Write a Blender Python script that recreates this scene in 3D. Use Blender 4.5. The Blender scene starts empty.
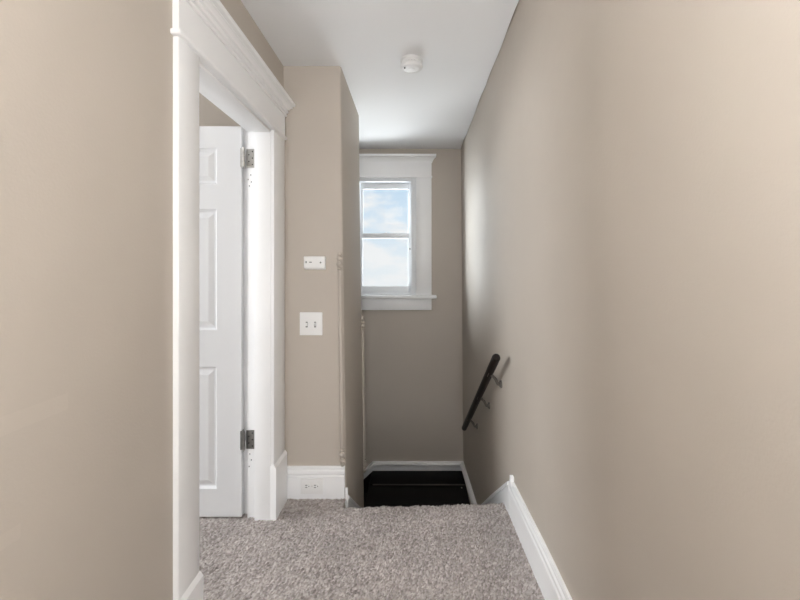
import bpy, bmesh, math, random
import numpy as np
from mathutils import Vector, Matrix
random.seed(7)
rng = np.random.default_rng(11)
COL = bpy.context.scene.collection
PI = math.pi

# ---------------------------------------------------------------- measures (metres, camera at x=0 y=0)
EYE = 1.27
CEIL = 2.375
LW = -0.718          # hall face of the left wall
LWB = -0.842         # room face of the left wall
STUBY = 2.20        # front of the partition
STUBE = 2.93        # its far end
FAR = 3.745         # window wall
LAND = -0.63        # dark landing
NOSE = 2.13         # edge of the carpeted floor above the stairs


def WX(y, z):
    """old plaster: the right wall leans a little"""
    lean = 0.075 - max(0.0, y - 1.5) * 0.0254
    lean = max(lean, 0.0)
    return 0.44 + lean * (CEIL - z) / CEIL


def SX(z):
    """stair face of the partition, slightly out of plumb"""
    return -0.372 - 0.031 * z / CEIL


# ---------------------------------------------------------------- mesh helpers
class MB:
    def __init__(s):
        s.bm = bmesh.new()

    def box(s, x0, x1, y0, y1, z0, z1, bev=0.0, seg=2):
        b = bmesh.new()
        bmesh.ops.create_cube(b, size=1)
        for v in b.verts:
            v.co = Vector((x0 + (v.co.x + .5) * (x1 - x0), y0 + (v.co.y + .5) * (y1 - y0), z0 + (v.co.z + .5) * (z1 - z0)))
        if bev:
            bmesh.ops.bevel(b, geom=b.edges[:], offset=bev, segments=seg, affect='EDGES', profile=0.5)
        s.add(b)
        return s

    def add(s, b, mat=None):
        me = bpy.data.meshes.new('tmp')
        bmesh.ops.recalc_face_normals(b, faces=b.faces[:])
        if mat:
            b.transform(mat)
        b.to_mesh(me)
        b.free()
        s.bm.from_mesh(me)
        bpy.data.meshes.remove(me)

    def sweep(s, rings, closed=True, caps=True):
        """rings: list of equal-length lists of points"""
        b = bmesh.new()
        R = [[b.verts.new(p) for p in r] for r in rings]
        n = len(R[0])
        for a, c in zip(R, R[1:]):
            for i in range(n if closed else n - 1):
                j = (i + 1) % n
                b.faces.new((a[i], a[j], c[j], c[i]))
        if caps:
            b.faces.new(R[0])
            b.faces.new(R[-1][::-1])
        s.add(b)
        return s

    def cyl(s, p0, p1, r0, r1=None, seg=16):
        r1 = r0 if r1 is None else r1
        return s.tube([p0, p1], [r0, r1], seg)

    def tube(s, pts, rad, seg=12):
        pts = [Vector(p) for p in pts]
        if not hasattr(rad, '__len__'):
            rad = [rad] * len(pts)
        rings = []
        up = None
        for i, p in enumerate(pts):
            d = (pts[min(i + 1, len(pts) - 1)] - pts[max(i - 1, 0)]).normalized()
            if up is None:
                up = Vector((0, 0, 1)) if abs(d.z) < .9 else Vector((1, 0, 0))
            u = d.cross(up).normalized()
            w = u.cross(d).normalized()
            up = w
            rings.append([p + (u * math.cos(2 * PI * k / seg) + w * math.sin(2 * PI * k / seg)) * rad[i] for k in range(seg)])
        return s.sweep(rings)

    def lathe(s, prof, org, seg=32, axis='z'):
        """prof: (radius, height) pairs"""
        rings = []
        o = Vector(org)
        for r, h in prof:
            ring = []
            for k in range(seg):
                a = 2 * PI * k / seg
                c, t = r * math.cos(a), r * math.sin(a)
                ring.append(o + (Vector((c, t, h)) if axis == 'z' else Vector((c, h, t)) if axis == 'y' else Vector((h, c, t))))
            rings.append(ring)
        return s.sweep(rings)

    def build(s, name, mat, parent=None, smooth=None, **tags):
        bmesh.ops.recalc_face_normals(s.bm, faces=s.bm.faces[:])
        me = bpy.data.meshes.new(name)
        s.bm.to_mesh(me)
        s.bm.free()
        if mat:
            me.materials.append(mat)
        o = bpy.data.objects.new(name, me)
        COL.objects.link(o)
        if smooth:
            for p in me.polygons:
                p.use_smooth = True
            me.set_sharp_from_angle(angle=math.radians(smooth))
        if parent:
            o.parent = parent
        tag(o, **tags)
        return o


def tag(o, label=None, cat=None, group=None, kind=None):
    if label: o['label'] = label
    if cat: o['category'] = cat
    if group: o['group'] = group
    if kind: o['kind'] = kind
    return o


def empty(name, loc=(0, 0, 0), **tags):
    """the pieces are modelled in world coordinates, so the empty only marks the base"""
    o = bpy.data.objects.new(name, None)
    o.empty_display_size = .1
    COL.objects.link(o)
    tag(o, **tags)
    o['_base'] = loc
    return o


def settle(o):
    """put the empty at the thing's base, children keep their places"""
    loc = Vector(o['_base'])
    del o['_base']
    o.location = loc
    for c in o.children:
        c.matrix_parent_inverse = Matrix.Translation(-loc)


# ---------------------------------------------------------------- materials
def mat(name, col, rough=.5, metal=0., bump=None, var=None, spec=.5):
    m = bpy.data.materials.new(name)
    m.use_nodes = True
    nt = m.node_tree
    b = nt.nodes['Principled BSDF']
    b.inputs['Base Color'].default_value = (*col, 1)
    b.inputs['Roughness'].default_value = rough
    b.inputs['Metallic'].default_value = metal
    b.inputs['Specular IOR Level'].default_value = spec
    geo = nt.nodes.new('ShaderNodeNewGeometry')
    if var:                                       # (scale, amount, stretch)
        n = nt.nodes.new('ShaderNodeTexNoise')
        n.inputs['Scale'].default_value = var[0]
        n.inputs['Detail'].default_value = 4
        mp = nt.nodes.new('ShaderNodeMapping')
        mp.inputs['Scale'].default_value = var[2] if len(var) > 2 else (1, 1, 1)
        nt.links.new(geo.outputs['Position'], mp.inputs[0])
        nt.links.new(mp.outputs[0], n.inputs['Vector'])
        r = nt.nodes.new('ShaderNodeValToRGB')
        k = var[1]
        r.color_ramp.elements[0].position = .3
        r.color_ramp.elements[1].position = .7
        r.color_ramp.elements[0].color = (*[c * (1 - k) for c in col], 1)
        r.color_ramp.elements[1].color = (*[min(1, c * (1 + k)) for c in col], 1)
        nt.links.new(n.outputs['Fac'], r.inputs[0])
        nt.links.new(r.outputs[0], b.inputs['Base Color'])
    prev = None
    for sc, st, ds in (bump or []):
        n = nt.nodes.new('ShaderNodeTexNoise')
        n.inputs['Scale'].default_value = sc
        n.inputs['Detail'].default_value = 3
        nt.links.new(geo.outputs['Position'], n.inputs['Vector'])
        bp = nt.nodes.new('ShaderNodeBump')
        bp.inputs['Strength'].default_value = st
        bp.inputs['Distance'].default_value = ds
        nt.links.new(n.outputs['Fac'], bp.inputs['Height'])
        if prev:
            nt.links.new(prev.outputs[0], bp.inputs['Normal'])
        prev = bp
    if prev:
        nt.links.new(prev.outputs[0], b.inputs['Normal'])
    return m


BEIGE = (.52, .468, .411)
M = {}
M['wall'] = mat('beige_wall_paint', BEIGE, .62, bump=[(2.2, .5, .02), (150, .22, .002)], var=(1.7, .025))
M['guard'] = mat('beige_wood_paint', BEIGE, .45, var=(3, .02))
M['ceiling'] = mat('white_ceiling_paint', (.92, .93, .945), .8, bump=[(1.6, .35, .02), (60, .1, .002)])
M['trim'] = mat('white_trim_paint', (.93, .935, .945), .33, bump=[(9, .15, .004)], var=(5, .012))
M['door'] = mat('white_door_paint', (.82, .835, .86), .35, bump=[(12, .06, .002)])
M['plastic'] = mat('white_plastic', (.90, .90, .895), .35)
M['alarm'] = mat('white_alarm_plastic', (.85, .85, .85), .4)
M['slot'] = mat('dark_slot', (.03, .03, .03), .7)
M['grey'] = mat('grey_plastic', (.18, .18, .19), .5)
M['steel'] = mat('brushed_steel', (.55, .54, .52), .35, 1.0, var=(60, .08))
M['steel_dark'] = mat('darker_steel', (.27, .27, .26), .45, 1.0, var=(60, .1))  # darker steel for the lower hinge
M['bracket'] = mat('satin_nickel', (.17, .155, .14), .42, .5)
M['rail'] = mat('dark_stained_wood', (.012, .008, .007), .45, var=(14, .3, (6, 1, 6)), bump=[(90, .1, .001)], spec=.3)
M['black'] = mat('black_stained_board', (.006, .005, .005), .55, var=(10, .3, (1, 9, 1)), spec=.12)
M['vinyl'] = mat('white_vinyl', (.82, .84, .86), .35)
M['subfloor'] = mat('subfloor', (.3, .26, .24), .9)


def carpet_material():
    m = bpy.data.materials.new('taupe_cut_pile_carpet')
    m.use_nodes = True
    nt = m.node_tree
    b = nt.nodes['Principled BSDF']
    b.inputs['Roughness'].default_value = .95
    b.inputs['Specular IOR Level'].default_value = .1
    b.inputs['Sheen Weight'].default_value = .15
    at = nt.nodes.new('ShaderNodeAttribute')
    at.attribute_name = 'yarn'
    r = nt.nodes.new('ShaderNodeValToRGB')
    e = r.color_ramp.elements
    e[0].color = (.22, .192, .178, 1)
    e[1].color = (.62, .58, .56, 1)
    e.new(.45).color = (.39, .352, .335, 1)
    nt.links.new(at.outputs['Fac'], r.inputs[0])
    # wide uneven wear of the pile
    g = nt.nodes.new('ShaderNodeNewGeometry')
    n = nt.nodes.new('ShaderNodeTexNoise')
    n.inputs['Scale'].default_value = 4
    nt.links.new(g.outputs['Position'], n.inputs['Vector'])
    rr = nt.nodes.new('ShaderNodeMapRange')
    rr.inputs[1].default_value = .3
    rr.inputs[2].default_value = .7
    rr.inputs[3].default_value = .9
    rr.inputs[4].default_value = 1.08
    nt.links.new(n.outputs['Fac'], rr.inputs[0])
    mx = nt.nodes.new('ShaderNodeVectorMath')
    mx.operation = 'SCALE'
    nt.links.new(r.outputs[0], mx.inputs[0])
    nt.links.new(rr.outputs[0], mx.inputs['Scale'])
    nt.links.new(mx.outputs[0], b.inputs['Base Color'])
    return m


def glass_material():
    m = bpy.data.materials.new('window_glass')
    m.use_nodes = True
    nt = m.node_tree
    nt.nodes.clear()
    o = nt.nodes.new('ShaderNodeOutputMaterial')
    t = nt.nodes.new('ShaderNodeBsdfTransparent')
    t.inputs[0].default_value = (.97, .98, .98, 1)
    g = nt.nodes.new('ShaderNodeBsdfGlossy')
    g.inputs['Roughness'].default_value = .02
    x = nt.nodes.new('ShaderNodeMixShader')
    x.inputs[0].default_value = .025
    nt.links.new(t.outputs[0], x.inputs[1])
    nt.links.new(g.outputs[0], x.inputs[2])
    nt.links.new(x.outputs[0], o.inputs[0])
    return m


def glow(name, col, s):
    m = bpy.data.materials.new(name)
    m.use_nodes = True
    b = m.node_tree.nodes['Principled BSDF']
    b.inputs['Base Color'].default_value = (.9, .9, .88, 1)
    b.inputs['Emission Color'].default_value = (*col, 1)
    b.inputs['Emission Strength'].default_value = s
    return m


M['carpet'] = carpet_material()
M['glass'] = glass_material()

# ================================================================ ROOM SHELL
ST = dict(kind='structure')
BACK = -2.6
ROOMX = -3.4
ROOMY = -1.2

# right wall: one leaning plaster sheet the length of hall and stairs
ys = [BACK - .1] + list(np.linspace(-1.2, FAR + .1, 34))
zs = list(np.linspace(-1.9, CEIL + .06, 24))
m = MB()
V = [[m.bm.verts.new((WX(y, z), y, z)) for z in zs] for y in ys]
U = [[m.bm.verts.new((.66, y, z)) for z in zs] for y in ys]
for i in range(len(ys) - 1):
    for j in range(len(zs) - 1):
        m.bm.faces.new((V[i][j], V[i + 1][j], V[i + 1][j + 1], V[i][j + 1]))
        m.bm.faces.new((U[i][j], U[i][j + 1], U[i + 1][j + 1], U[i + 1][j]))
for i in range(len(ys) - 1):
    m.bm.faces.new((V[i][0], U[i][0], U[i + 1][0], V[i + 1][0]))
    m.bm.faces.new((V[i][-1], V[i + 1][-1], U[i + 1][-1], U[i][-1]))
for j in range(len(zs) - 1):
    m.bm.faces.new((V[0][j], V[0][j + 1], U[0][j + 1], U[0][j]))
    m.bm.faces.new((V[-1][j], U[-1][j], U[-1][j + 1], V[-1][j + 1]))
m.build('wall_right', M['wall'], smooth=30, label='long plain beige wall on the right, above the stairs and handrail', **ST)

# left wall with the doorway cut in it
m = MB()
m.box(LWB, LW, BACK, 1.285, -.2, CEIL)
m.box(LWB, LW, 2.038, STUBY, -.2, CEIL)
m.box(LWB, LW, 1.285, 2.038, 1.972, CEIL)
lw = M['wall'].copy()
lw.name = 'beige_wall_paint_touched_up'
nt = lw.node_tree
pb = nt.nodes['Principled BSDF']
src = pb.inputs['Base Color'].links[0].from_socket
g = nt.nodes.new('ShaderNodeNewGeometry')
sp = nt.nodes.new('ShaderNodeSeparateXYZ')
nt.links.new(g.outputs['Position'], sp.inputs[0])
def mth(op, a, b_):
    n = nt.nodes.new('ShaderNodeMath')
    n.operation = op
    for i, v in enumerate((a, b_)):
        if isinstance(v, (int, float)): n.inputs[i].default_value = v
        else: nt.links.new(v, n.inputs[i])
    return n.outputs[0]
def near(sock, c, h):
    return mth('LESS_THAN', mth('ABSOLUTE', mth('SUBTRACT', sock, c), 0), h)
mask = mth('MULTIPLY', near(sp.outputs['Z'], .992, .017), near(sp.outputs['Y'], .55, .28))
mask2 = mth('MULTIPLY', near(sp.outputs['Z'], .79, .013), near(sp.outputs['Y'], .45, .28))
mask = mth('MAXIMUM', mask, mask2)
gn = mth('ADD', 1.0, mth('MULTIPLY', mask, .035))
sv = nt.nodes.new('ShaderNodeVectorMath')
sv.operation = 'SCALE'
nt.links.new(src, sv.inputs[0])
nt.links.new(gn, sv.inputs['Scale'])
nt.links.new(sv.outputs[0], pb.inputs['Base Color'])
m.build('wall_left', lw, label='beige wall on the left with the doorway in it', **ST)

# partition between the room and the stairs
m = MB()
b = bmesh.new()
zz = [-1.9, -.6, 0, .6, 1.2, 1.8, CEIL]
R = .012
rings = []
for z in zz:
    x = SX(z)
    ring = [Vector((ROOMX, STUBY, z))]
    for k in range(5):
        a = -PI / 2 + k * PI / 8
        ring.append(Vector((x - R + R * math.cos(a), STUBY + R + R * math.sin(a), z)))
    for k in range(5):
        a = k * PI / 8
        ring.append(Vector((x - R + R * math.cos(a), STUBE - R + R * math.sin(a), z)))
    ring.append(Vector((ROOMX, STUBE, z)))
    rings.append(ring)
m.sweep(rings)
m.build('wall_partition', M['wall'], smooth=40, label='beige wall end between the doorway and the stairs', **ST)

# window wall, with its opening
WS = FAR / 400.0
def wx(px): return (px - 414) * WS
def wz(py): return EYE - (py - 267) * WS
ox0, ox1 = wx(354), wx(416.4)
oz0, oz1 = wz(295), wz(177)
m = MB()
m.box(-2.2, ox0, FAR, FAR + .16, -1.9, CEIL)
m.box(ox1, .66, FAR, FAR + .16, -1.9, CEIL)
m.box(ox0, ox1, FAR, FAR + .16, -1.9, oz0)
m.box(ox0, ox1, FAR, FAR + .16, oz1, CEIL)
m.build('wall_far', M['wall'], label='beige end wall under and around the window', **ST)

m = MB()
m.box(-2.3, -2.2, STUBE, FAR + .16, -1.9, CEIL)
m.build('wall_stairwell', M['wall'], label='beige wall closing the stairwell on the left', **ST)

# room behind the door: far side has a daylight opening
m = MB()
m.box(ROOMX - .1, ROOMX, ROOMY, .85, -.2, CEIL)
m.box(ROOMX - .1, ROOMX, 1.95, STUBY, -.2, CEIL)
m.box(ROOMX - .1, ROOMX, .85, 1.95, -.2, .8)
m.box(ROOMX - .1, ROOMX, .85, 1.95, 2.15, CEIL)
m.box(ROOMX - .1, LWB, ROOMY - .1, ROOMY, -.2, CEIL)
m.build('wall_bedroom', M['wall'], label='beige walls of the room behind the open door', **ST)

# end of the hall behind the camera with an opening added for the fill light
m = MB()
m.box(LWB, -.02, BACK - .1, BACK, -.2, CEIL)
m.box(.42, .66, BACK - .1, BACK, -.2, CEIL)
m.box(-.02, .42, BACK - .1, BACK, -.2, .25)
m.box(-.02, .42, BACK - .1, BACK, 2.2, CEIL)
m.build('wall_back', M['wall'], label='beige wall behind the viewer', **ST)

m = MB()
m.box(ROOMX - .1, .68, BACK - .1, FAR + .16, CEIL + .05, CEIL + .12)
# the plaster stops a few millimetres short of the right wall, leaving an uneven hairline
ye = [BACK - .1] + [1.4 + k * .06 for k in range(40)] + [FAR + .16]
ed = [(.4385 - .0055 * abs(math.sin(y * 3.1) * math.sin(y * 7.3 + 1)) - .001, y) for y in ye]
ring = [(ROOMX - .1, BACK - .1)] + ed + [(ROOMX - .1, FAR + .16)]
m.sweep([[Vector((x, y, z)) for x, y in ring] for z in (CEIL, CEIL + .02)])
m.build('ceiling', M['ceiling'], label='flat white ceiling', **ST)


# ---------------------------------------------------------------- carpeted floor
def pile(x0, x1, ylen, step, bend):
    """grid of (x, s); s runs along y and, past the nosing, down its front. Every tuft is pushed up on its own."""
    nx = int(round((x1 - x0) / step)) + 1
    ns = int(round(ylen / step)) + 1
    H = np.zeros((nx, ns))
    T = np.full((nx, ns), .35)
    n = int((x1 - x0) * ylen / (.0072 * .0072))
    cx = rng.uniform(0, nx, n)
    cs = rng.uniform(0, ns, n)
    ang = rng.normal(.95, .4, n)
    hh = rng.uniform(.25, 1, n)
    tone = np.clip(rng.beta(2.2, 2.2, n), 0, 1)
    L = rng.uniform(.004, .009, n) / step
    Wd = rng.uniform(.0019, .0027, n) / step
    k = 5
    gi, gj = np.meshgrid(np.arange(-k, k + 1), np.arange(-k, k + 1), indexing='ij')
    for a in range(n):
        ix, js = int(cx[a]), int(cs[a])
        i0, i1 = max(0, ix - k), min(nx, ix + k + 1)
        j0, j1 = max(0, js - k), min(ns, js + k + 1)
        dx = gi[i0 - ix + k:i1 - ix + k, j0 - js + k:j1 - js + k] - (cx[a] - ix)
        dy = gj[i0 - ix + k:i1 - ix + k, j0 - js + k:j1 - js + k] - (cs[a] - js)
        c, s = math.cos(ang[a]), math.sin(ang[a])
        u = (dx * c + dy * s) / L[a]
        w = (-dx * s + dy * c) / Wd[a]
        g = hh[a] * np.exp(-(u * u) - (w * w)) * (1 + .25 * np.clip(u, -1, 1))
        sub = H[i0:i1, j0:j1]
        msk = g > sub
        sub[msk] = g[msk]
        T[i0:i1, j0:j1][msk] = tone[a]
    xs = np.linspace(x0, x1, nx)
    s = np.linspace(0, ylen, ns)
    return nx, ns, xs, s, H * .0095, T


FY0 = .95
STEP = .0031
RN = .022


def add_patch(verts, faces, tones, x0, x1, ylen, bend):
    nx, ns, xs, s, H, T = pile(x0, x1, ylen, STEP, bend)
    flat = NOSE - RN - FY0
    base = len(verts)
    X = np.repeat(xs[:, None], ns, 1)
    S = np.repeat(s[None, :], nx, 0)
    if bend:
        q = PI / 2
        th = np.clip((S - flat) / RN, 0, q)
        down = np.maximum(0, S - flat - q * RN)
        edge = (X + .37) * .045 - .014 + .0035 * np.sin(X * 31) + .0025 * np.sin(X * 77 + 1)
        Y = FY0 + np.minimum(S, flat) + (RN + H) * np.sin(th)
        Y = Y + edge * np.clip((S - flat + .3) / .3, 0, 1)
        Z = -RN + (RN + H) * np.cos(th) - down
        Y = np.where(th < 1e-9, FY0 + np.minimum(S, flat), Y)
        Y = np.where(th < 1e-9, Y + edge * np.clip((S - flat + .3) / .3, 0, 1), Y)
    else:
        Y = FY0 + S
        Z = H.copy()
    P = np.stack([X, Y, Z], -1).reshape(-1, 3)
    verts.extend(map(tuple, P))
    tones.extend(T.reshape(-1))
    idx = np.arange(nx * ns).reshape(nx, ns) + base
    F = np.stack([idx[:-1, :-1], idx[1:, :-1], idx[1:, 1:], idx[:-1, 1:]], -1).reshape(-1, 4)
    faces.extend(map(tuple, F))


vs, fs, tn = [], [], []
add_patch(vs, fs, tn, -.3725, .515, NOSE - RN - FY0 + PI / 2 * RN + .09, True)
add_patch(vs, fs, tn, -1.62, -.3725, STUBY + .004 - FY0, False)


def plain(x0, x1, y0, y1, z0, z1):
    b = len(vs)
    for z in (z0, z1):
        vs.extend([(x0, y0, z), (x1, y0, z), (x1, y1, z), (x0, y1, z)])
    tn.extend([.45] * 8)
    fs.extend([(b + 4, b + 5, b + 6, b + 7), (b + 3, b + 2, b + 1, b), (b, b + 1, b + 5, b + 4), (b + 1, b + 2, b + 6, b + 5),
               (b + 2, b + 3, b + 7, b + 6), (b + 3, b, b + 4, b + 7)])


plain(ROOMX, .5, BACK, FY0, -.18, .003)
plain(ROOMX, -1.62, FY0, STUBY, -.18, .003)
plain(-1.62, .5, FY0, NOSE - .03, -.18, -.001)
plain(-1.62, -.385, NOSE - .03, STUBY, -.18, -.001)
me = bpy.data.meshes.new('floor')
me.from_pydata(vs, [], fs)
at = me.attributes.new('yarn', 'FLOAT', 'POINT')
at.data.foreach_set('value', np.array(tn, dtype=np.float32))
me.materials.append(M['carpet'])
for p in me.polygons:
    p.use_smooth = len(fs) > 100
fl = bpy.data.objects.new('floor', me)
COL.objects.link(fl)
tag(fl, label='taupe cut pile carpet covering the landing and room floor', **ST)

# ================================================================ STAIRS
stair = empty('staircase', (0, 2.4, LAND), label='short black wooden stairs dropping from the carpet to a dark landing', cat='stairs')
def tread(x0, x1, y0, y1, z, name='tread', bev=.008):
    MB().box(x0, x1, y0, y1, z - .032, z, bev).build(name, M['black'], stair, smooth=40)
XL_, XR_ = -.362, .452
MB().box(-.368, .49, 2.085, 2.10, -.4, -.035).build('riser', M['black'], stair)
tread(XL_, XR_, 2.10, 2.40, -.21)
MB().box(XL_, XR_, 2.37, 2.385, -.42, -.242).build('riser', M['black'], stair)
tread(XL_, XR_, 2.385, 2.67, -.42)
MB().box(XL_, XR_, 2.64, 2.655, LAND, -.452).build('riser', M['black'], stair)
# landing of two wide boards with a rounded edge between them
tread(XL_ + .0, XR_, 2.655, 2.93, LAND, 'landing_board')
tread(-.39, XR_, 2.93, 3.484, LAND, 'landing_board', .006)
tread(-.39, XR_, 3.487, FAR - .018, LAND + .004, 'landing_board', .006)
MB().box(-.36, .44, 3.476, 3.488, LAND, LAND + .009, .003).build('nosing_strip', mat('lit_edge', (.06, .052, .045), .5), stair, smooth=40, label='thin strip across the dark landing, coloured lighter as if catching light')  # lighter colour painted in for light caught on the board edge
MB().lathe([(.0, 0), (.006, 0), (.006, .0025), (.004, .0045), (.0, .005)], (.41, 3.44, LAND), 12).build('floor_screw', M['steel'], stair, smooth=40, label='small bright screw head')
# the stairs carry on down to the left
for k in range(4):
    x1 = -.39 - k * .28
    z = LAND - .20 * (k + 1)
    MB().box(x1 - .012, x1, STUBE, FAR - .018, z, z + .17).build('riser', M['black'], stair)
    tread(x1 - .30, x1, STUBE, FAR - .018, z)
MB().box(-2.2, -1.5, STUBE, FAR, -1.65, -1.6).build('landing_board', M['black'], stair)
m = MB()
m.sweep([[Vector((-1.4, y, LAND - .95 * 1.0)), Vector((-.385, y, LAND)), Vector((-.385, y, LAND - .9)), Vector((-1.4, y, LAND - 1.2))] for y in (FAR - .016, FAR - .008)])
m.build('stringer', M['black'], stair)
settle(stair)
m = MB()
m.box(-2.3, .66, 2.2, FAR + .16, -1.95, -1.9)
m.build('floor_lower', M['subfloor'], label='underside of the stairwell', **ST)


# ================================================================ BASEBOARDS AND SKIRTS
def bb_profile(h, t):
    """(depth from wall, height)"""
    return [(0, 0), (t, 0), (t, h * .70), (t * .72, h * .735), (t * .8, h * .76), (t * 1.05, h * .79), (t * 1.05, h * .87),
            (t * .75, h * .91), (t * .8, h * .965), (t * .6, h), (0, h)]


# right wall of the hall
m = MB()
pr = bb_profile(.203, .017)
m.sweep([[Vector((WX(y, z) - d + (.004 if d == 0 else 0), y + (.5 * (.2 - z) if y > 2 else 0), z)) for d, z in pr] for y in (BACK + .001, 0, .8, 1.5, 1.8, 2.025)])
m.build('baseboard_right', M['trim'], smooth=25, label='white baseboard along the foot of the right wall', **ST)


def skirt(name, xf, sign, line, low, tip, label, t=.017):
    """stair skirt board: line = [(y,z)...] top edge; low = depth of board under it"""
    m = MB()
    def quadrun(pts, t, below):
        rings = []
        for (y, z) in pts:
            x1 = xf(y, z)
            x2 = xf(y, z - below)
            rings.append([Vector((x1 + sign * -.004, y, z)), Vector((x1 + sign * t, y, z)), Vector((x2 + sign * t, y, z - below)), Vector((x2 + sign * -.004, y, z - below))])
        m.sweep(rings)
    quadrun(line, t, low)
    cap = [(y, z + .002) for y, z in line]
    quadrun(cap, t + .006, .02)
    if tip:
        y0, y1, z0, z1 = tip
        x = xf(y0, z1)
        m.box(min(x - sign * .004, x + sign * t), max(x - sign * .004, x + sign * t), y0, y1, z0, z1, .003)
    return m.build(name, M['trim'], smooth=30, label=label, **ST)


skirt('trim_2', WX, -1, [(2.035, .178), (2.4, -.09), (2.72, -.335), (3.0, -.548)], .14, (1.985, 2.012, .165, .226),
      'white skirt board sloping down the right side of the stairs')
# landing baseboard right, far and sloping left
m = MB()
pr = [(0, 0), (.012, 0), (.012, .044), (.019, .050), (.022, .062), (.019, .074), (.010, .083), (0, .084)]
m.sweep([[Vector((WX(y, z + LAND) - d * 1.6 + (.004 if d == 0 else 0), y, z + LAND)) for d, z in pr] for y in (2.96, 3.3, FAR - .001)])
m.build('baseboard_landing', M['trim'], smooth=25, label='white baseboard right of the dark landing', **ST)
m = MB()
m.sweep([[Vector((x, FAR - d * 1.6 + (.004 if d == 0 else 0), z + LAND)) for d, z in pr] for x in (-.385, WX(FAR, LAND) - .001)])
slope = -.95
m.sweep([[Vector((x, FAR - d * 1.6 + (.004 if d == 0 else 0), z * 1.0 + LAND + (-.385 - x) * slope)) for d, z in pr] for x in (-1.4, -.385)])
m.build('baseboard_far', M['trim'], smooth=25, label='white baseboard below the window, bending down to the left', **ST)

# partition front baseboard
pr = bb_profile(.178, .016)
m = MB()
m.sweep([[Vector((x, STUBY - d + (.003 if d == 0 else 0), z)) for d, z in pr] for x in (LW + .002, -.380)])
m.build('baseboard_partition', M['trim'], smooth=25, label='white baseboard on the short wall, with an outlet in it', **ST)

# left skirt on the stair face of the partition
skirt('trim_3', lambda y, z: SX(z), 1, [(2.19, .018), (2.45, -.18), (2.7, -.36), (2.92, -.52)], .2, (2.183, 2.196, -.03, .062),
      'white skirt board sloping down the left side of the stairs', .012)

# left wall baseboard, hall side
m = MB()
pr = bb_profile(.178, .016)
m.sweep([[Vector((LW + d - (.003 if d == 0 else 0), y, z)) for d, z in pr] for y in (BACK + .001, 1.168)])
m.build('baseboard_left', M['trim'], smooth=25, label='white baseboard along the foot of the left wall', **ST)
m = MB()
m.sweep([[Vector((x, STUBY - d + (.003 if d == 0 else 0), z)) for d, z in pr] for x in (ROOMX + .01, LWB)])
m.build('baseboard_bedroom', M['trim'], smooth=25, label='white baseboard in the room behind the door', **ST)

# ================================================================ DOORWAY TRIM
dc = empty('trim_1', (LW, 1.65, 0), label='white painted doorway casing with a moulded head', **ST)
FX = -.700                                          # casing face
NEAR0, NEAR1 = 1.190, 1.308
FARA, FARB = 2.002, 2.168
MB().box(LW - .002, FX, NEAR0, NEAR1, 0, 1.958, .004).build('side_casing', M['trim'], dc, smooth=40)
MB().box(LW - .002, FX, FARA, FARB, 0, 1.958, .004).build('side_casing', M['trim'], dc, smooth=40)
for a, b_ in ((NEAR0 - .006, NEAR1 + .001), (FARA - .003, FARB + .006)):
    m = MB()
    m.sweep([[Vector((LW - .002, y, 0)), Vector((FX + .011, y, 0)), Vector((FX + .011, y, .262)), Vector((FX + .001, y, .276)), Vector((LW - .002, y, .276))] for y in (a, b_)])
    m.build('plinth', M['trim'], dc, smooth=30)
# jambs
MB().box(LWB - .003, LW, 1.285, 1.313, 0, 1.955, .002).build('jamb', M['trim'], dc)
m = MB()
m.box(LWB - .001, LW, 2.022, 2.038, 0, 1.955, .0015)
m.box(-.799, LW + .001, 1.999, 2.023, 0, 1.953, .003)
m.build('jamb', M['trim'], dc, smooth=40)
m = MB()
m.box(LWB - .001, LW, 1.285, 2.038, 1.955, 1.974, .0015)
m.box(-.799, LW + .001, 1.313, 2.0, 1.943, 1.957, .003)
m.build('head_jamb', M['trim'], dc, smooth=40)
# fillet, frieze, crown with returned ends
MB().box(LW - .002, FX + .012, NEAR0 - .014, FARB + .008, 1.957, 1.975, .006, 3).build('fillet', M['trim'], dc, smooth=40)
MB().box(LW - .002, FX + .001, NEAR0 - .001, FARB + .002, 1.974, 2.095, .002).build('frieze', M['trim'], dc)
crown = [(0, 2.086), (.007, 2.086), (.009, 2.090), (.009, 2.096), (.002, 2.099), (.002, 2.102), (.012, 2.105), (.016, 2.112), (.014, 2.119),
         (.010, 2.122), (.019, 2.126), (.022, 2.132), (.029, 2.139), (.034, 2.141), (.034, 2.144), (.030, 2.146), (.046, 2.149), (.049, 2.153), (.049, 2.163), (0, 2.163)]
m = MB()
rings = []
for t_ in range(4):
    r = []
    for d, z in crown:
        d2 = d
        if t_ == 0: r.append(Vector((LW - .002, NEAR0 - d2, z)))
        if t_ == 1: r.append(Vector((FX + d2, NEAR0 - d2, z)))
        if t_ == 2: r.append(Vector((FX + d2, min(FARB + d2, STUBY - .002), z)))
        if t_ == 3: r.append(Vector((LW - .002, min(FARB + d2, STUBY - .002), z)))
    rings.append(r)
m.sweep(rings)
m.build('crown', M['trim'], dc)
MB().box(-.886, LWB - .001, 2.052, 2.15, 0, 2.05, .003).build('gap_blocker', M['trim'], dc)  # strip added behind the door to keep the hinge gap dark
settle(dc)

# ================================================================ OPEN DOOR
dr = empty('door_1', (-.85, 2.02, 0), label='white six panel door standing open into the room', **ST)
DX1, DX0, DY0, DY1, DZ0, DZ1 = -.868, -1.545, 2.012, 2.047, .014, 1.978


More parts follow.
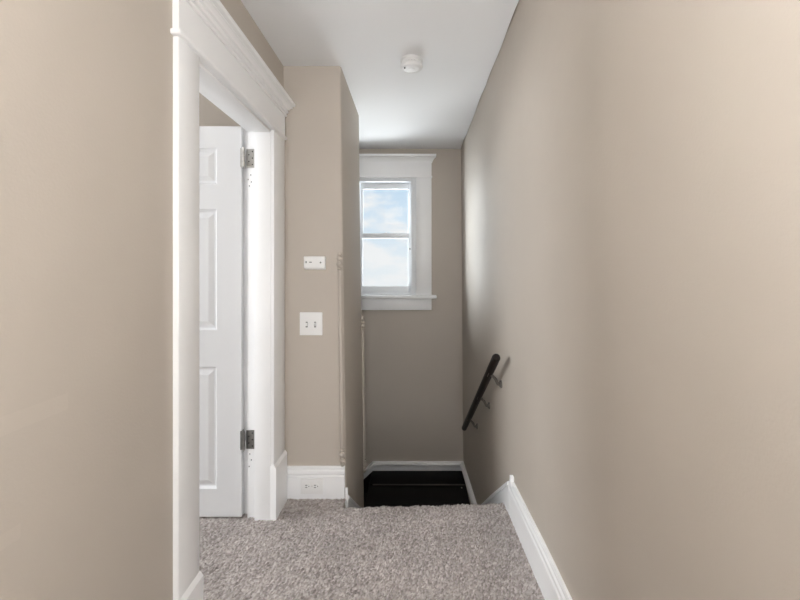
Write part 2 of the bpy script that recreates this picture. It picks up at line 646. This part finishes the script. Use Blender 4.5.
def sheet_with_panels():
    """slab whose two faces carry six sunk, raised-field panels"""
    m = MB()
    st, mu = .124, .10
    w = (DX1 - DX0 - 2 * st - mu) / 2
    cols = [(DX0 + st, DX0 + st + w), (DX1 - st - w, DX1 - st)]
    rows = [(.154, .768), (.953, 1.561), (1.687, 1.870)]
    xs_ = sorted({DX0, DX1} | {v for c in cols for v in c})
    zs_ = sorted({DZ0, DZ1} | {v for c in rows for v in c})
    bm = bmesh.new()
    for yf, sg in ((DY0, 1), (DY1, -1)):
        for i in range(len(xs_) - 1):
            for j in range(len(zs_) - 1):
                x0, x1, z0, z1 = xs_[i], xs_[i + 1], zs_[j], zs_[j + 1]
                q = lambda k, dy: [bm.verts.new((a, yf + sg * dy, c)) for a, c in ((x0 + k, z0 + k), (x1 - k, z0 + k), (x1 - k, z1 - k), (x0 + k, z1 - k))]
                if (x0, x1) in cols and (z0, z1) in rows:
                    rr = [q(0, 0), q(.004, .005), q(.010, .011), q(.019, .012), q(.040, .004), q(.043, .003)]
                    for a, c in zip(rr, rr[1:]):
                        for t in range(4):
                            u = (t + 1) % 4
                            bm.faces.new((a[t], a[u], c[u], c[t]))
                    bm.faces.new(rr[-1])
                else:
                    bm.faces.new(q(0, 0))
    # edges
    for (x0, z0, x1, z1) in ((DX0, DZ0, DX1, DZ0), (DX1, DZ0, DX1, DZ1), (DX1, DZ1, DX0, DZ1), (DX0, DZ1, DX0, DZ0)):
        bm.faces.new([bm.verts.new(p) for p in ((x0, DY0, z0), (x1, DY0, z1), (x1, DY1, z1), (x0, DY1, z0))])
    bmesh.ops.remove_doubles(bm, verts=bm.verts[:], dist=.0002)
    ed = [e for e in bm.edges if len(e.link_faces) == 2 and all(abs(v.co.x - DX1) < 1e-5 or abs(v.co.z - DZ0) < 1e-5 or abs(v.co.z - DZ1) < 1e-5 for v in e.verts)
          and abs(e.link_faces[0].normal.dot(e.link_faces[1].normal)) < .3 and abs(e.verts[0].co.y - e.verts[1].co.y) < 1e-5]
    bmesh.ops.recalc_face_normals(bm, faces=bm.faces[:])
    bmesh.ops.bevel(bm, geom=ed, offset=.004, segments=3, affect='EDGES', profile=.5)
    m.bm.free()
    m.bm = bm
    return m


sheet_with_panels().build('door_leaf', M['door'], dr, smooth=12)
for z0, z1, mm, lab in ((1.772, 1.866, 'steel', 'bright steel upper hinge'), (.352, .446, 'steel_dark', 'darker steel lower hinge')):
    m = MB()
    m.box(-.846, -.803, 2.018, 2.0225, z0, z1, .0008)              # jamb plate
    m.box(-.8715, -.8675, 2.008, 2.040, z0, z1, .0006)               # door plate
    m.box(-.8715, -.851, 2.005, 2.009, z0, z1, .0006)
    n = 5
    for k in range(n):
        a = z0 + (z1 - z0) * k / n
        m.cyl((-.8545, 2.004, a + .0008), (-.8545, 2.004, a + (z1 - z0) / n - .0008), .0068, seg=14)
    m.lathe([(0, 0), (.0045, 0), (.005, .004), (.0, .007)], (-.8545, 2.004, z1), 12)
    m.lathe([(0, -.007), (.005, -.004), (.0045, 0), (0, 0)], (-.8545, 2.004, z0), 12)
    h = m.build('hinge', M[mm], dr, smooth=40, label=lab)
    m = MB()
    for sx, sz in ((-.815, .015), (-.833, .03), (-.815, .047), (-.833, .064), (-.815, .08)):
        m.lathe([(0, -.0012), (.0035, -.001), (.0035, 0), (0, 0)], (sx, 2.018, z0 + sz), 10, 'y')
    m.build('screw', M['slot'], h)
m = MB()
for sx, z in ((-.825, 1.735), (-.838, 1.712), (-.822, 1.700), (-.832, 1.680), (-.83, .325), (-.822, .295), (-.833, .262)):
    m.lathe([(0, -.0006), (.003, -.0006), (.003, .001), (0, .001)], (sx, 2.0222, z), 10, 'y')
m.build('screw_hole', M['slot'], dr)
for sg, yy in ((-1, DY0), (1, DY1)):
    m = MB()
    m.lathe([(0, 0), (.030, 0), (.030, .004), (.012, .010), (.010, .03), (.022, .036), (.027, .048), (.022, .06), (0, .063)][:] if sg > 0 else
            [(0, 0), (.030, 0), (.030, -.004), (.012, -.010), (.010, -.03), (.022, -.036), (.027, -.048), (.022, -.06), (0, -.063)], (DX0 + .06, yy, .93), 24, 'y')
    m.build('door_knob', M['steel'], dr, smooth=40)
settle(dr)

# ================================================================ WINDOW
wn = empty('window_1', (wx(385), FAR, wz(310)), label='white double hung window with a moulded head at the end wall', **ST)
CXL, CXR = wx(338.5), wx(431.5)       # outer casing
IXL, IXR = wx(354), wx(416.2)
FT = .022
m = MB()
m.box(CXL, IXL, FAR - FT, FAR + .002, wz(295.5), wz(176.5), .003)
m.build('side_casing', M['trim'], wn, smooth=40)
m = MB()
m.box(IXR, CXR, FAR - FT, FAR + .002, wz(295.5), wz(176.5), .003)
m.build('side_casing', M['trim'], wn, smooth=40)
m = MB()
m.box(CXL, CXR, FAR - FT - .003, FAR + .002, wz(176.6), wz(161.5), .002)
m.box(CXL - .006, CXR + .006, FAR - FT - .010, FAR + .002, wz(178), wz(176.6), .003)
m.build('head_casing', M['trim'], wn, smooth=40)
# crown
z0, z1 = wz(163), wz(155.6)
h = z1 - z0
cp = [(0, z0), (.006, z0), (.008, z0 + .12 * h), (.012, z0 + .2 * h), (.016, z0 + .35 * h), (.026, z0 + .55 * h), (.036, z0 + .68 * h), (.042, z0 + .72 * h), (.042, z1), (0, z1)]
rings = []
for t_ in range(4):
    r = []
    for d, z in cp:
        y = FAR + .002 if t_ in (0, 3) else FAR - FT - d
        x = CXL - d if t_ < 2 else CXR + d
        r.append(Vector((x, y, z)))
    rings.append(r)
m = MB()
m.sweep(rings)
m.build('crown', M['trim'], wn, smooth=22)
m = MB()
m.box(CXL - .045, CXR + .045, FAR - .065, FAR + .06, wz(298.3), wz(294.8), .008, 3)
m.build('window_sill', M['trim'], wn, smooth=40)
m = MB()
m.box(CXL, CXR, FAR - .02, FAR + .002, wz(309.8), wz(298.2), .003)
m.build('apron', M['trim'], wn, smooth=40)
# frame (vinyl) set in the opening
m = MB()
fz0, fz1 = wz(294.8), wz(177.8)
for x0, x1 in ((IXL, wx(358.2)), (wx(411.6), IXR)):
    m.box(x0, x1, FAR - .004, FAR + .14, fz0, fz1, .002)
m.box(wx(357), wx(412.5), FAR - .004, FAR + .14, wz(181.5), fz1, .002)
m.box(wx(357), wx(412.5), FAR + .02, FAR + .14, fz0, wz(293.3), .002)
for x0, x1 in ((wx(358.2), wx(359.3)), (wx(410.6), wx(411.6))):
    m.box(x0, x1, FAR + .006, FAR + .02, fz0, wz(181.5), .001)
m.build('window_frame', M['vinyl'], wn, smooth=40)


def sash(za, zb, y0, top, bot, side):
    x0, x1 = wx(359.2), wx(410.8)
    m = MB()
    m.box(x0, x0 + side, y0, y0 + .032, za, zb, .003)
    m.box(x1 - side, x1, y0, y0 + .032, za, zb, .003)
    m.box(x0 + side - .001, x1 - side + .001, y0 + .001, y0 + .031, za, za + bot, .003)
    m.box(x0 + side - .001, x1 - side + .001, y0 + .001, y0 + .031, zb - top, zb, .003)
    s = m.build('sash', M['vinyl'], wn, smooth=40)
    MB().box(x0 + side - .004, x1 - side + .004, y0 + .013, y0 + .018, za + bot - .004, zb - top + .004).build('pane', M['glass'], s)
    return s


up = sash(wz(237.0), wz(181.6), FAR + .075, (187.6 - 181.6) * WS, (237 - 232.5) * WS, .026)
lo = sash(wz(293.4), wz(233.2), FAR + .038, (238 - 233.2) * WS, (293.4 - 286.5) * WS, .026)
m = MB()
m.box(wx(383.2), wx(387.2), FAR + .04, FAR + .068, wz(233.3), wz(232.6), .002)
m.tube([(wx(385), FAR + .05, wz(232.4)), (wx(386.5), FAR + .043, wz(232.2))], .004, 8)
m.build('sash_lock', M['vinyl'], lo, smooth=40)
m = MB()
m.box(wx(410.0) - .006, wx(410.6), FAR + .035, FAR + .039, wz(249.5), wz(248), .001)
m.build('tilt_latch', M['grey'], lo)
settle(wn)

# ================================================================ THINGS ON THE WALLS
SS = STUBY / 400.0
def sx(px): return (px - 414) * SS
def sz(py): return EYE - (py - 267) * SS

# thermostat
th = empty('thermostat', (sx(315.5), STUBY, sz(263)), label='small white thermostat on the beige wall above the switch plate', cat='thermostat')
MB().box(sx(305.4), sx(326.0), STUBY - .010, STUBY + .001, sz(269.6), sz(256.9), .003).build('back_plate', M['plastic'], th, smooth=40)
m = MB()
m.box(sx(304.9), sx(326.4), STUBY - .030, STUBY - .009, sz(268.6), sz(256.4), .006, 3)
m.build('cover', M['plastic'], th, smooth=40)
for a, b_, c, d in ((307.0, 308.2, 263.2, 261.3), (310.6, 313.2, 262.8, 261.8)):
    MB().box(sx(a), sx(b_), STUBY - .0312, STUBY - .028, sz(c), sz(d), .0005).build('button', M['grey'], th)
MB().lathe([(0, -.005), (.004, -.005), (.005, 0), (0, 0)], (sx(321.8), STUBY - .029, sz(262.6)), 14, 'y').build('dial', M['grey'], th, smooth=40)
settle(th)

# two switch plate
sw = empty('light_switch', (sx(311.3), STUBY, sz(324)), label='white plate with two toggle switches on the short beige wall', cat='light switch')
MB().box(sx(299.9), sx(322.6), STUBY - .0065, STUBY + .001, sz(335.2), sz(312.1), .0035, 3).build('switch_plate', M['plastic'], sw, smooth=40)
for px in (307.0, 315.4):
    MB().box(sx(px) - .0055, sx(px) + .0055, STUBY - .0072, STUBY - .006, sz(327.2), sz(321.6), .0005).build('toggle_slot', M['grey'], sw)
    m = MB()
    m.sweep([[Vector((sx(px) + a * w_, y, z + c * h_)) for a, c in ((-1, -1), (1, -1), (1, 1), (-1, 1))]
             for y, z, w_, h_ in ((STUBY - .006, sz(324.4), .0048, .0095), (STUBY - .012, sz(324.0), .0042, .006), (STUBY - .020, sz(323.0), .0036, .0035))])
    m.build('toggle', M['plastic'], sw)
    for zz_ in (sz(318.6), sz(329.9)):
        MB().lathe([(0, -.0008), (.0028, -.0006), (.0032, 0), (0, 0)], (sx(px), STUBY - .0064, zz_), 12, 'y').build('screw', M['plastic'], sw)
settle(sw)

# outlet lying on its side in the baseboard
BY = STUBY - .016
ou = empty('wall_outlet', (sx(312.9), BY, sz(484)), label='white duplex outlet set sideways in the baseboard', cat='outlet')
MB().box(sx(301.9), sx(323.9), BY - .006, BY + .001, sz(492.0), sz(476.6), .003, 3).build('cover_plate', M['plastic'], ou, smooth=40)
for px in (308.6, 317.2):
    f = MB()
    f.lathe([(0, -.0022), (.0155, -.002), (.016, 0), (0, 0)], (sx(px), BY - .0058, sz(484)), 24, 'y')
    ff = f.build('receptacle', M['plastic'], ou, smooth=40)
    m = MB()
    for dz in (.0058, -.0058):
        m.box(sx(px) - .0115, sx(px) - .0010, BY - .0085, BY - .0072, sz(484) + dz - .0017, sz(484) + dz + .0017)
    m.build('slot', M['slot'], ff)
    MB().lathe([(0, -.0010), (.0025, -.001), (.0025, 0), (0, 0)], (sx(px) + .0075, BY - .0073, sz(484)), 12, 'y').build('ground_hole', M['slot'], ff)
MB().lathe([(0, -.001), (.0026, -.0008), (.003, 0), (0, 0)], (sx(312.9), BY - .0058, sz(484)), 12, 'y').build('screw', M['steel'], ou, smooth=40)
settle(ou)


# turned corner guards
def corner_guard(zb, zt, y0, label, dx):
    """rod lying along the outside corner, beads turned at both ends"""
    n = []
    H = zt - zb
    r = .0125
    prof = [(.008, 0), (.011, .006), (.012, .016), (.007, .021), (.007, .024), (.0155, .028), (.0175, .034), (.0155, .041), (.007, .045), (.007, .050),
            (.015, .054), (.019, .064), (.015, .075), (.0065, .080), (.0065, .085), (.015, .089), (.015, .093), (.008, .097), (r, .104)]
    top = [(a, H - b_) for a, b_ in prof[::-1]]
    allp = prof + [(r, H * k / 8) for k in range(2, 7)] + top
    rings = []
    seg = 20
    for rad, h in allp:
        z = zb + h
        c = Vector((SX(z) + dx, y0, z))
        rings.append([c + Vector((math.cos(2 * PI * k / seg) * rad, math.sin(2 * PI * k / seg) * rad, 0)) for k in range(seg)])
    m = MB()
    m.sweep(rings)
    return m.build('corner_guard', M['guard'], smooth=35, label=label, cat='corner guard', group='turned corner guards on the partition')


corner_guard(.180, 1.350, STUBY - .009, 'beige turned corner guard standing on the baseboard beside the switch plate', -.017)
corner_guard(-.235, .905, STUBE + .004, 'beige turned corner guard on the far stair corner below the window', .003)

# smoke detector
sd = empty('smoke_detector', (-.013, 2.14, CEIL), label='round white smoke detector on the ceiling', cat='smoke detector')
SD = (-.013, 2.14, CEIL)
MB().lathe([(0, .001), (.060, .001), (.060, -.008), (.056, -.011), (0, -.011)], SD, 40).build('base', M['alarm'], sd, smooth=30)
MB().lathe([(0, -.010), (.053, -.010), (.055, -.018), (.055, -.022), (.050, -.022), (.050, -.026), (.0585, -.026), (.060, -.030), (.060, -.036),
            (.054, -.044), (.040, -.048), (.038, -.046), (.018, -.047), (.016, -.050), (0, -.051)], SD, 40).build('housing', M['alarm'], sd, smooth=30)
m = MB()
for k in range(20):
    a = 2 * PI * k / 20
    m.box(-.0022, .0022, -.0012, .0012, -.003, .003)
    bmesh.ops.transform(m.bm, matrix=Matrix.Translation((SD[0] + .0510 * math.cos(a), SD[1] + .0510 * math.sin(a), SD[2] - .024)) @ Matrix.Rotation(a + PI / 2, 4, 'Z'), verts=m.bm.verts[-8:])
m.build('vent', M['grey'], sd)
MB().lathe([(0, -.004), (.004, -.004), (.004, .003), (0, .003)], (SD[0] - .036, SD[1] - .018, CEIL - .0475), 14).build('indicator', M['slot'], sd)
settle(sd)

# handrail
RA = Vector((.412, 1.995, .822))
RB = Vector((.405, 3.235, -.035))
hr = empty('handrail', (WX(2.6, .4), 2.6, .4), label='dark stained wooden handrail on brackets beside the stairs', cat='handrail')
d = (RB - RA)
L = d.length
m = MB()
ts = [0, .004, .012, L - .012, L - .004, L]
rs = [.015, .019, .0212, .0212, .019, .015]
m.tube([RA + d.normalized() * t for t in ts], rs, 28)
m.build('rail', M['rail'], hr, smooth=40)
for yy in (2.158, 2.50, 2.95):
    t = (yy - RA.y) / d.y
    c = RA + d * t
    wy = yy + .045
    z = c.z - .085
    w = Vector((WX(wy, z), wy, z))
    m = MB()
    m.lathe([(0, -.012), (.014, -.012), (.020, -.006), (.022, 0), (0, .001)], w, 20, 'x')
    p = [w + Vector((-.004, 0, 0)), w + Vector((-.022, -.008, .004)), w.lerp(c, .5) + Vector((-.004, 0, -.006)), w.lerp(c, .78) + Vector((-.004, 0, -.008)), c + Vector((.004, 0, -.020))]
    m.tube(p, [.012, .0095, .008, .0075, .008], 12)
    n_ = d.normalized()
    m.sweep([[c + n_ * s_ + Vector((x_, 0, z_)) for x_, z_ in ((-.012, -.017), (.012, -.017), (.013, -.0225), (-.013, -.0225))] for s_ in (-.028, .028)])
    m.build('bracket', M['bracket'], hr, smooth=45)
settle(hr)

# unseen glowing globe added behind the camera to brighten walls and ceiling
LX, LY, LZ = .10, -.14, 1.68
cl = empty('fill_lamp', (LX, LY, CEIL), label='white glass globe lamp added behind the viewer to fill the hall with light', cat='lamp')
MB().lathe([(0, 0.001), (.06, .001), (.06, -.012), (.02, -.03), (0, -.03)], (LX, LY, CEIL), 32).build('canopy', M['plastic'], cl, smooth=30)
MB().cyl((LX, LY, CEIL - .03), (LX, LY, LZ + .1), .004).build('cord', M['plastic'], cl, smooth=30)
gl = [(.001 + .11 * math.sin(PI * k / 16), -.11 * math.cos(PI * k / 16)) for k in range(17)]
MB().lathe(gl, (LX, LY, LZ), 32).build('fill_globe', glow('fill_glow', (1, .99, .975), 60.0), cl, smooth=60)
settle(cl)


# ================================================================ LIGHT
def area(name, loc, target, sx_, sy_, power, col, portal=False):
    l = bpy.data.lights.new(name, 'AREA')
    l.shape = 'RECTANGLE'
    l.size, l.size_y = sx_, sy_
    l.energy = power
    l.color = col
    if portal:
        l.cycles.is_portal = True
    o = bpy.data.objects.new(name, l)
    o.location = loc
    o.rotation_euler = (Vector(target) - Vector(loc)).to_track_quat('-Z', 'Z').to_euler()
    COL.objects.link(o)
    return o


area('window_portal', (wx(385), FAR + .2, (oz0 + oz1) / 2), (wx(385), 0, (oz0 + oz1) / 2), .62, 1.15, 1, (1, 1, 1), True)
area('daylight_side', (-5.6, 7.9, 1.2), (wx(385), FAR, 1.4), 6.5, 4.5, 2300, (.93, .97, 1))
area('daylight_ground', (.5, 8.2, -1.8), (wx(385), FAR, 1.6), 9.0, 3.4, 1500, (.95, .98, 1))
area('fill_hall_end', (.2, BACK - .12, 1.2), (-.1, 2, 1.3), .42, 1.9, 31, (.97, .985, 1))  # added fill light behind the viewer, lifts the far wall
area('daylight_bedroom', (ROOMX - .15, 1.4, 1.5), (0, 1.55, 1.3), 1.05, 1.3, 60, (.95, .98, 1))

# sky: pale blue with soft white cloud
w = bpy.data.worlds.new('sky')
bpy.context.scene.world = w
w.use_nodes = True
nt = w.node_tree
bg = nt.nodes['Background']
tc = nt.nodes.new('ShaderNodeTexCoord')
sep = nt.nodes.new('ShaderNodeSeparateXYZ')
nt.links.new(tc.outputs['Generated'], sep.inputs[0])
gr = nt.nodes.new('ShaderNodeValToRGB')
e = gr.color_ramp.elements
e[0].position = -0.0
e[0].color = (.86, .91, .95, 1)
e[1].position = .22
e[1].color = (.56, .74, .92, 1)
e.new(.07).color = (.74, .85, .95, 1)
nt.links.new(sep.outputs['Z'], gr.inputs[0])
mp = nt.nodes.new('ShaderNodeMapping')
mp.inputs['Scale'].default_value = (5.5, 5.5, 13)
mp.inputs['Location'].default_value = (1.3, 0, .4)
nt.links.new(tc.outputs['Generated'], mp.inputs[0])
nz = nt.nodes.new('ShaderNodeTexNoise')
nz.inputs['Scale'].default_value = 1.6
nz.inputs['Detail'].default_value = 5
nt.links.new(mp.outputs[0], nz.inputs['Vector'])
cr = nt.nodes.new('ShaderNodeValToRGB')
cr.color_ramp.elements[0].position = .47
cr.color_ramp.elements[0].color = (0, 0, 0, 1)
cr.color_ramp.elements[1].position = .62
nt.links.new(nz.outputs['Fac'], cr.inputs[0])
mx = nt.nodes.new('ShaderNodeMixRGB')
mx.inputs[2].default_value = (.95, .95, .96, 1)
nt.links.new(cr.outputs[0], mx.inputs[0])
nt.links.new(gr.outputs[0], mx.inputs[1])
nt.links.new(mx.outputs[0], bg.inputs[0])
bg.inputs[1].default_value = .80

# ================================================================ CAMERA
cam = bpy.data.cameras.new('camera')
cam.sensor_width = 36
cam.lens = 18
cam.shift_x = -14 / 800
cam.shift_y = -33 / 800
cam.clip_start = .02
co = bpy.data.objects.new('camera', cam)
co.location = (0, 0, EYE)
co.rotation_euler = (PI / 2, 0, 0)
COL.objects.link(co)
sc = bpy.context.scene
sc.camera = co
sc.view_settings.view_transform = 'Standard'
sc.view_settings.look = 'None'
sc.view_settings.exposure = .34
sc.view_settings.gamma = 1
sc.view_settings.use_curve_mapping = False
